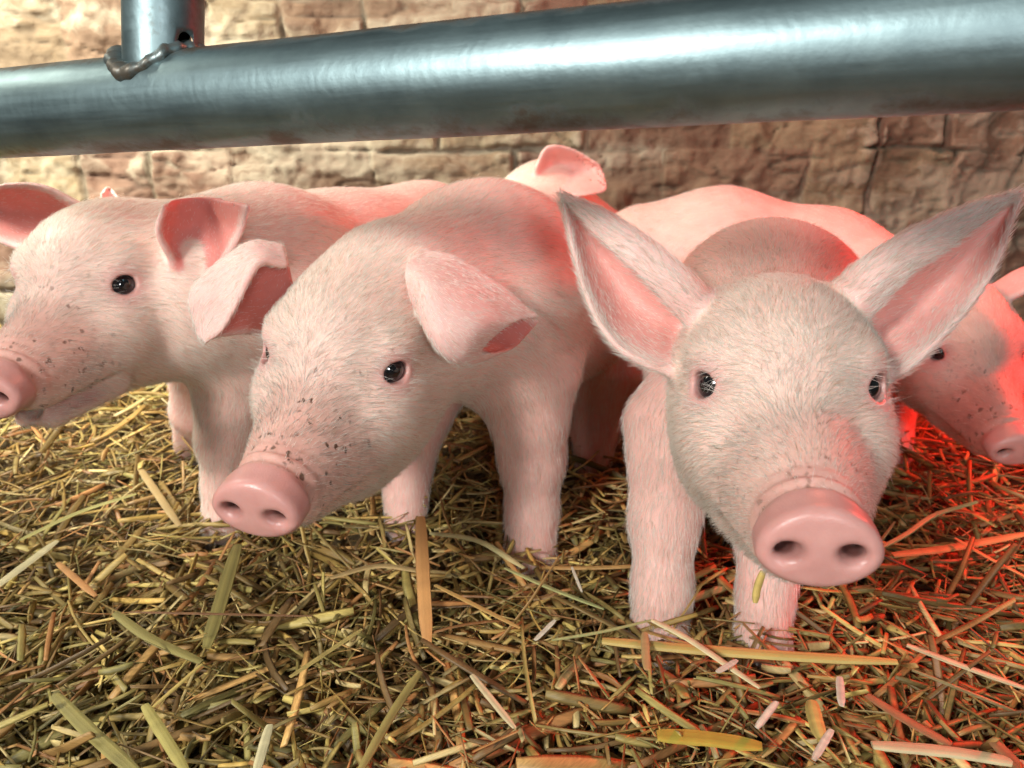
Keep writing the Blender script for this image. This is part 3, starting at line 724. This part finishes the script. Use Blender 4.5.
# middle piglet with folded ears
piglet('piglet with folded-over ears and dirt-flecked muzzle, snout low and turned left',
    turned([2.1553, 1.9987, 3.0462, -0.1120, 0.0150, -0.5065], (.0, .043, 0), -7.0, 4.0), 1.0,
    [(W(405, 315, .585), .062), (W(485, 292, .665), .083), (W(550, 292, .775), .083), (W(572, 300, .86), .072)],
    [[(W(526, 380, .67), .043), (W(532, 460, .695), .027), (W(532, 510, .705), .0215), (fz(530, 552), .023)],
     [(W(415, 395, .72), .042), (W(406, 460, .745), .024), (fz(406, 522), .019)],
     [(W(600, 370, .87), .052), (W(596, 420, .88), .028), (fz(592, 462), .020)],
     [(W(560, 370, .90), .045), (W(558, 410, .92), .025), (fz(556, 445), .018)]],
    [rows([(424, 256, .530), (410, 272, .505), (420, 308, .500), (440, 310, .535), (436, 272, .545)],
          [(450, 258, .520), (434, 294, .478), (438, 345, .480), (468, 335, .530), (464, 272, .540)],
          [(497, 285, .520), (474, 318, .478), (460, 361, .486), (496, 348, .530), (506, 296, .540)],
          [(536, 316, .525), (508, 324, .500), (480, 351, .496), (510, 349, .532), (537, 322, .538)]),
     rows([(283, 264, .535), (281, 250, .550), (292, 300, .568)],
          [(258, 264, .520), (252, 249, .545), (285, 338, .572)],
          [(238, 300, .512), (214, 270, .538), (250, 332, .572)],
          [(222, 328, .514), (192, 295, .530), (216, 336, .555)],
          [(206, 342, .520), (199, 335, .526), (204, 341, .535)])],
    h=.0016, nhair=100000, dirt=1.0, ear_in=(1, 1), jowl=1.0, ear_col=(.66, .22, .19))

# left piglet with its mouth open
piglet('smiling piglet at the far left with open mouth, its snout cut by the frame',
    [1.9009, 2.2527, 3.1093, -0.3203, 0.0741, -0.594], 1.0,
    [(W(190, 290, .66), .064), (W(262, 284, .715), .080), (W(340, 276, .83), .080), (W(425, 248, .95), .078)],
    [[(W(240, 370, .71), .044), (W(228, 440, .73), .026), (W(226, 480, .74), .019), (fz(225, 522), .021)],
     [(W(205, 360, .78), .036), (W(194, 410, .83), .022), (fz(190, 446), .017)],
     [(W(420, 320, .95), .05), (W(415, 380, .97), .026), (fz(412, 425), .020)],
     [(W(492, 320, 1.0), .045), (W(512, 368, 1.0), .025), (fz(520, 415), .018)]],
    [rows([(174, 262, .590), (188, 276, .600), (206, 276, .604), (222, 264, .590)],
          [(158, 232, .568), (174, 240, .596), (206, 240, .606), (240, 234, .580)],
          [(164, 206, .566), (180, 200, .588), (212, 199, .596), (249, 206, .576)]),
     rows([(80, 206, .640), (66, 226, .665), (44, 254, .650)],
          [(42, 187, .640), (36, 214, .668), (14, 246, .652)],
          [(2, 186, .645), (-4, 206, .662), (-16, 232, .652)],
          [(-30, 200, .655), (-32, 206, .658), (-32, 214, .656)])],
    h=.0017, mouth=.018, nhair=80000, dirt=.8, ear_in=(-1, 1), ear_col=(.70, .26, .23))

# right piglet under the red lamp
piglet('piglet at the right edge in red lamplight, its snout cut by the frame',
    face(973, 350, .765, CAMB@np.array([-.02, -.48, .87])), .95,
    [(W(898, 306, .89), .060), (W(822, 277, .955), .073), (W(720, 258, .985), .078), (W(648, 264, 1.0), .074)],
    [[(W(880, 350, .90), .043), (W(890, 400, .90), .026), (fz(893, 452), .020)],
     [(W(830, 350, .97), .04), (W(835, 390, .97), .025), (fz(836, 430), .020)],
     [(W(680, 340, .99), .045), (W(682, 380, 1.0), .025), (fz(684, 415), .020)],
     [(W(640, 340, 1.04), .045), (W(642, 370, 1.05), .025), (fz(644, 398), .020)]],
    ['g', 'g'], h=.0020, nhair=36000, dirt=.7, ear_in=(1, -1))

# piglet at the back wall: only an ear and the brow show over the others
piglet('piglet by the brick wall, only one ear and brow showing above the other backs',
    face(520, 206, 1.12, (-.86, -.38, -.22)), .95,
    [(W(575, 235, 1.19), .056), (W(640, 275, 1.215), .066), (W(730, 285, 1.22), .070), (W(800, 295, 1.22), .062)],
    [[(W(600, 300, 1.2), .035), (W(602, 330, 1.2), .022), (fz(604, 358), .018)],
     [(W(800, 320, 1.2), .035), (W(802, 335, 1.2), .022), (fz(804, 358), .018)]],
    [rows([(536, 168, 1.075), (540, 188, 1.10), (552, 202, 1.08)], [(548, 147, 1.065), (564, 168, 1.10), (578, 196, 1.07)],
          [(572, 149, 1.07), (586, 166, 1.09), (602, 192, 1.075)], [(598, 163, 1.075), (603, 172, 1.08), (607, 186, 1.078)]), rows([(518, 192, 1.07), (508, 184, 1.055), (498, 190, 1.07)], [(510, 192, 1.05), (502, 182, 1.04), (494, 188, 1.05)], [(502, 190, 1.04), (499, 184, 1.035), (495, 189, 1.04)])],
    h=.0026, nhair=16000, dirt=.2, ear_in=(-1, 1))

# piglet lying low behind the left one: only the tip of an ear rises over the other's head
piglet('piglet hidden behind the leftmost one, just a small reddish ear tip showing',
    [-1.35, -1.05, -0.95, -0.405, 0.085, -1.02], .9,
    [(W(215, 300, 1.08), .055), (W(270, 285, 1.12), .066), (W(350, 285, 1.14), .068), (W(420, 290, 1.15), .062)],
    [[(W(225, 320, 1.09), .035), (W(226, 350, 1.10), .022), (fz(226, 382), .018)],
     [(W(430, 310, 1.14), .035), (W(432, 345, 1.15), .022), (fz(432, 372), .018)]],
    [rows([(128, 262, 1.04), (138, 262, 1.06), (150, 266, 1.05)], [(104, 222, 1.03), (116, 220, 1.06), (130, 226, 1.05)], [(101, 194, 1.03), (108, 186, 1.04), (117, 195, 1.04)]), 'g'], h=.0030, nhair=6000, dirt=.2)

# ---------------------------------------------------------------- straw
STC = np.array([[.44, .29, .08], [.52, .37, .12], [.36, .23, .07], [.25, .18, .06], [.60, .46, .20], [.42, .20, .07], [.22, .13, .05], [.50, .29, .10], [.30, .25, .08], [.54, .42, .13]])
def stalk_geo(P0, dirs, L_, Wd, Th, bend, roll, rings=5, split=None):
    """flattened hollow-looking stalks: lens cross-section swept along a bent axis"""
    n = len(P0); t = np.linspace(-.5, .5, rings); ax = dirs/np.linalg.norm(dirs, axis=1, keepdims=True)
    up_ = np.array([0, 0, 1.])+np.zeros_like(ax); sd = np.cross(ax, up_); sd /= np.linalg.norm(sd, axis=1, keepdims=True)+1e-9; nm = np.cross(sd, ax)
    cr, sr = np.cos(roll)[:, None], np.sin(roll)[:, None]; s2 = sd*cr+nm*sr; n2 = -sd*sr+nm*cr
    cs = [(-1, 0), (-.45, .8), (.45, .8), (1, 0), (.45, -.55), (-.45, -.55)]
    V = np.zeros((n, rings, 6, 3))
    for i, ti in enumerate(t):
        c = P0+ax*(L_*ti)[:, None]+sd*(bend[:, 0]*(ti*ti*4-.3))[:, None]+np.array([0, 0, 1.])*(bend[:, 1]*(ti*ti*4-.3))[:, None]
        e = 1-.25*(abs(ti)*2)**6
        for j, (a, b) in enumerate(cs): V[:, i, j] = c+s2*(Wd*a*.5*e)[:, None]+n2*(Th*b*.5)[:, None]
    base = (np.arange(n)*rings*6)[:, None]
    f = []
    for i in range(rings-1):
        for j in range(6): f.append([i*6+j, i*6+(j+1) % 6, (i+1)*6+(j+1) % 6, (i+1)*6+j])
    f += [[0, 3, 2, 1], [0, 5, 4, 3]]; o = (rings-1)*6; f += [[o+0, o+1, o+2, o+3], [o+0, o+3, o+4, o+5]]
    f = np.array(f); F = (base[:, :, None]+f[None]).reshape(-1, 4)
    return V.reshape(-1, 3), F
def straw_bed(n):
    ycut = .18; y = ycut+(1.27-ycut)*rng.random(n)**1.35; x = (rng.random(n)*2-1)*(.78*y+.16)
    z = mound(x, y)+rng.random(n)**1.4*.034-.006
    big = rng.random(n)
    L_ = .014+.045*rng.random(n)**1.5+.075*(big > .82)*rng.random(n); Wd = .0012+.0042*rng.random(n)**1.5+.0045*(big > .86)*rng.random(n); Th = np.minimum(Wd*(.14+.4*rng.random(n)), .0026)
    th = rng.random(n)*np.pi*2; el = rng.normal(size=n)*.20; steep = rng.random(n) < .05; el = np.where(steep, el+.6*np.sign(el), el)
    d = np.stack([np.cos(th)*np.cos(el), np.sin(th)*np.cos(el), np.sin(el)], 1)
    z = np.maximum(z, mound(x, y)+np.abs(np.sin(el))*L_*.38-.012)
    bend = rng.normal(size=(n, 2))*np.array([.028, .03])*L_[:, None]; roll = rng.normal(size=n)*.7
    V, F = stalk_geo(np.c_[x, y, z], d, L_, Wd, Th, bend, roll)
    c = STC[rng.integers(0, len(STC), n)]*(.5+.8*rng.random(n))[:, None]
    C = (c[:, None, None, :]*(1+.22*rng.normal(size=(n, 1, 6, 1)))*(1+.08*rng.normal(size=(n, 5, 1, 1)))).reshape(-1, 3)
    o = mesh_obj('straw_bedding', V, F, STRAW, attrs={'tone': ('FLOAT_COLOR', np.clip(C, .01, 1))}, smooth=False)
    tag(o, 'loose chopped yellow-brown straw covering the pen floor', 'straw', kind='stuff')
straw_bed(26000)

def stalk(label, pts, wpx, tone, z=.036, flat=.35, z2=None, d=None):
    """one prominent stalk, laid over the bedding through the given sight points"""
    z2 = z if z2 is None else z2; m = len(pts)
    if d is None: K = [WG(p[0], p[1], z+(z2-z)*i/(m-1)) for i, p in enumerate(pts)]
    else: K = [W(p[0], p[1], d) for p in pts]
    K = catmull(K, 16); dist = np.linalg.norm(K.mean(0)-np.array([0, 0, CAM_Z])); w = wpx/FPX*dist; nn = 10
    V = []; F = []; n = len(K)
    for i in range(n):
        a = K[min(i+1, n-1)]-K[max(i-1, 0)]; a /= np.linalg.norm(a); sd = np.cross(a, [0, 0, 1.]); 
        if np.linalg.norm(sd) < .2: sd = np.array([1., 0, 0])
        if d is not None: sd = np.array([1., 0.2, 0])
        sd = sd-a*(sd@a); sd /= np.linalg.norm(sd); up_ = np.cross(sd, a)
        t = i/(n-1); e = (1-.30*abs(2*t-1)**5)*(1+.14*math.exp(-((t-.37)/.03)**2)-.25*(t > .8)*(t-.8)*4)
        for k in range(nn):
            th = 2*math.pi*k/nn; rib = 1+.10*math.cos(3*th)
            V.append(K[i]+sd*math.cos(th)*w*.5*e*rib+up_*math.sin(th)*w*.5*flat*e)
    for i in range(n-1):
        for k in range(nn): F.append([i*nn+k, i*nn+(k+1) % nn, (i+1)*nn+(k+1) % nn, (i+1)*nn+k])
    F.append(list(range(nn))[::-1]); F.append([(n-1)*nn+k for k in range(nn)])
    tn = np.array(tone)[None, None]*(1+.15*rng.normal(size=(1, nn, 1)))*(1+.06*rng.normal(size=(n, 1, 1)))*np.ones((n, nn, 1)); tn = tn.reshape(-1, 3)
    o = mesh_obj('straw_stalk', V, F, STRAW, attrs={'tone': ('FLOAT_COLOR', np.clip(tn, .02, 1))}, smooth=False)
    tag(o, label, 'straw stalk', 'large straw stalks lying on the bedding')
YEL, PALE, OLV, TAN, ORG, BRN, GRN, WHT = (.55, .40, .12), (.62, .54, .32), (.30, .25, .08), (.46, .32, .14), (.60, .30, .11), (.30, .15, .07), (.36, .38, .16), (.64, .60, .48)
for a in [
 ('orange-tan straw blade standing upright at front centre, below the middle snout', [(421, 517), (424, 580), (428, 645)], 13, ORG, .062, .25, .026),
 ('thick yellow stalk with joints lying across just before the front piglet feet', [(602, 641), (700, 650), (800, 657), (897, 662)], 12, YEL, .044, .6),
 ('pale stalk slanting down over the thick yellow jointed stalk', [(652, 620), (690, 640), (760, 688)], 7, PALE, .052),
 ('thin pale green stem joining the pale slanted stalk from the left', [(552, 640), (600, 632), (652, 620)], 4, GRN, .048),
 ('long pale yellow stalk cut by the bottom right corner of the frame', [(872, 745), (950, 752), (1030, 765)], 12, PALE, .040),
 ('wide flat mustard-yellow blade near the bottom, right of centre', [(657, 735), (705, 738), (762, 746)], 18, (.42, .32, .05), .036, .2),
 ('short stubby yellow stalk pointing up at the bottom, right of the mustard blade', [(812, 702), (816, 720), (822, 740)], 13, YEL, .042, .6),
 ('small white straw chip standing above the stubby yellow stalk', [(840, 677), (842, 706)], 7, WHT, .042),
 ('small white straw chip leaning right, beside the mustard blade end', [(777, 702), (757, 728)], 7, WHT, .044),
 ('small white straw chip lowest of the white ones near the bottom edge', [(832, 730), (814, 760)], 7, WHT, .044),
 ('long curved pale green stem rising right of the front piglet snout', [(977, 502), (935, 515), (905, 535), (872, 552)], 5, (.50, .50, .22), .055, .5, .036),
 ('brownish stalk lying level at the right edge under the curved green stem', [(892, 555), (950, 548), (1030, 533)], 9, (.42, .32, .12), .036),
 ('thin orange stem at the right edge crossing down under the level brownish stalk', [(955, 538), (985, 556), (1030, 579)], 4, ORG, .042),
 ('pale yellow stalk slanting down to the right edge, lower right', [(907, 645), (960, 665), (1030, 690)], 7, PALE, .040),
 ('reddish brown blade in the lower right, above the corner stalk', [(867, 695), (910, 722), (952, 745)], 10, BRN, .038, .25),
 ('thin green stem between the middle piglet foot and the front piglet foot', [(505, 568), (550, 588), (604, 609)], 5, GRN, .044),
 ('tiny white sliver just over the thin green stem between the two piglets', [(572, 567), (582, 592)], 3, WHT, .048),
 ('small white chip left of the front piglet, beside the pale green stem', [(535, 640), (555, 620)], 5, WHT, .046),
 ('brown stub at the very bottom right corner', [(992, 740), (1028, 775)], 11, BRN, .040),
 ('small pale chip lying on the slanted pale stalk', [(717, 672), (737, 660)], 6, WHT, .056),
 ('short tan stub standing through the left end of the thick jointed stalk', [(645, 633), (647, 670)], 8, TAN, .050, .3),
 ('tan stalk slanting down beneath the smiling piglet chin', [(140, 468), (180, 526)], 7, TAN, .038),
 ('yellow-green stalk rising right toward the smiling piglet legs', [(20, 540), (80, 512), (136, 494)], 5, (.48, .44, .16), .040),
 ('short orange stalk at the left, below the yellow-green one', [(58, 563), (96, 596)], 6, ORG, .040),
 ('pale straight stalk entering from the left edge at mid height of the straw', [(-6, 588), (57, 541)], 8, PALE, .040),
 ('broad olive bundle-like blade below the middle piglet snout', [(238, 545), (222, 600), (207, 648)], 13, OLV, .046, .3, .036),
 ('olive-tan stalk slanting to the bottom edge in the lower left', [(55, 695), (95, 735), (140, 775)], 12, OLV, .040),
 ('olive-yellow stalk next to the lower left olive-tan one, nearer the middle', [(145, 705), (187, 772)], 10, (.40, .33, .10), .040),
 ('thin bright yellow stem crossing above the lower left olive stalks', [(153, 707), (202, 664)], 4, YEL, .048),
 ('pale stub rising from the bottom edge left of centre', [(270, 725), (256, 775)], 9, PALE, .044),
 ('thin gold stalk slanting up right in the dark straw below the broad olive blade', [(290, 677), (362, 629)], 5, (.48, .36, .12), .040),
 ('dark olive stalk sloping down right under the short orange one', [(115, 613), (150, 638), (202, 662)], 9, OLV, .038),
 ('long olive stalk running down left from under the orange-tan upright blade', [(420, 672), (392, 715), (358, 775)], 9, OLV, .040),
 ('pale green stalk pointing at the middle piglet front foot from the left', [(430, 533), (478, 541), (524, 568)], 7, (.52, .48, .24), .042),
 ('golden stem right of the orange-tan upright blade, sloping down right', [(435, 585), (475, 605), (520, 628)], 5, (.58, .36, .12), .044),
 ('pale stalk sloping down right in the lower middle of the straw', [(472, 675), (515, 728)], 7, PALE, .040),
 ('long thin brown stem lying level across the left half of the straw', [(130, 612), (220, 614), (312, 616)], 3, BRN, .046),
 ('tan stalk resting level below the middle piglet chin', [(330, 578), (378, 566), (425, 572)], 7, TAN, .042),
]: stalk(*a)

stalk('little yellow straw bit dangling from the front piglet chin', [(763, 571), (757, 588), (755, 603)], 8, YEL, d=.405)
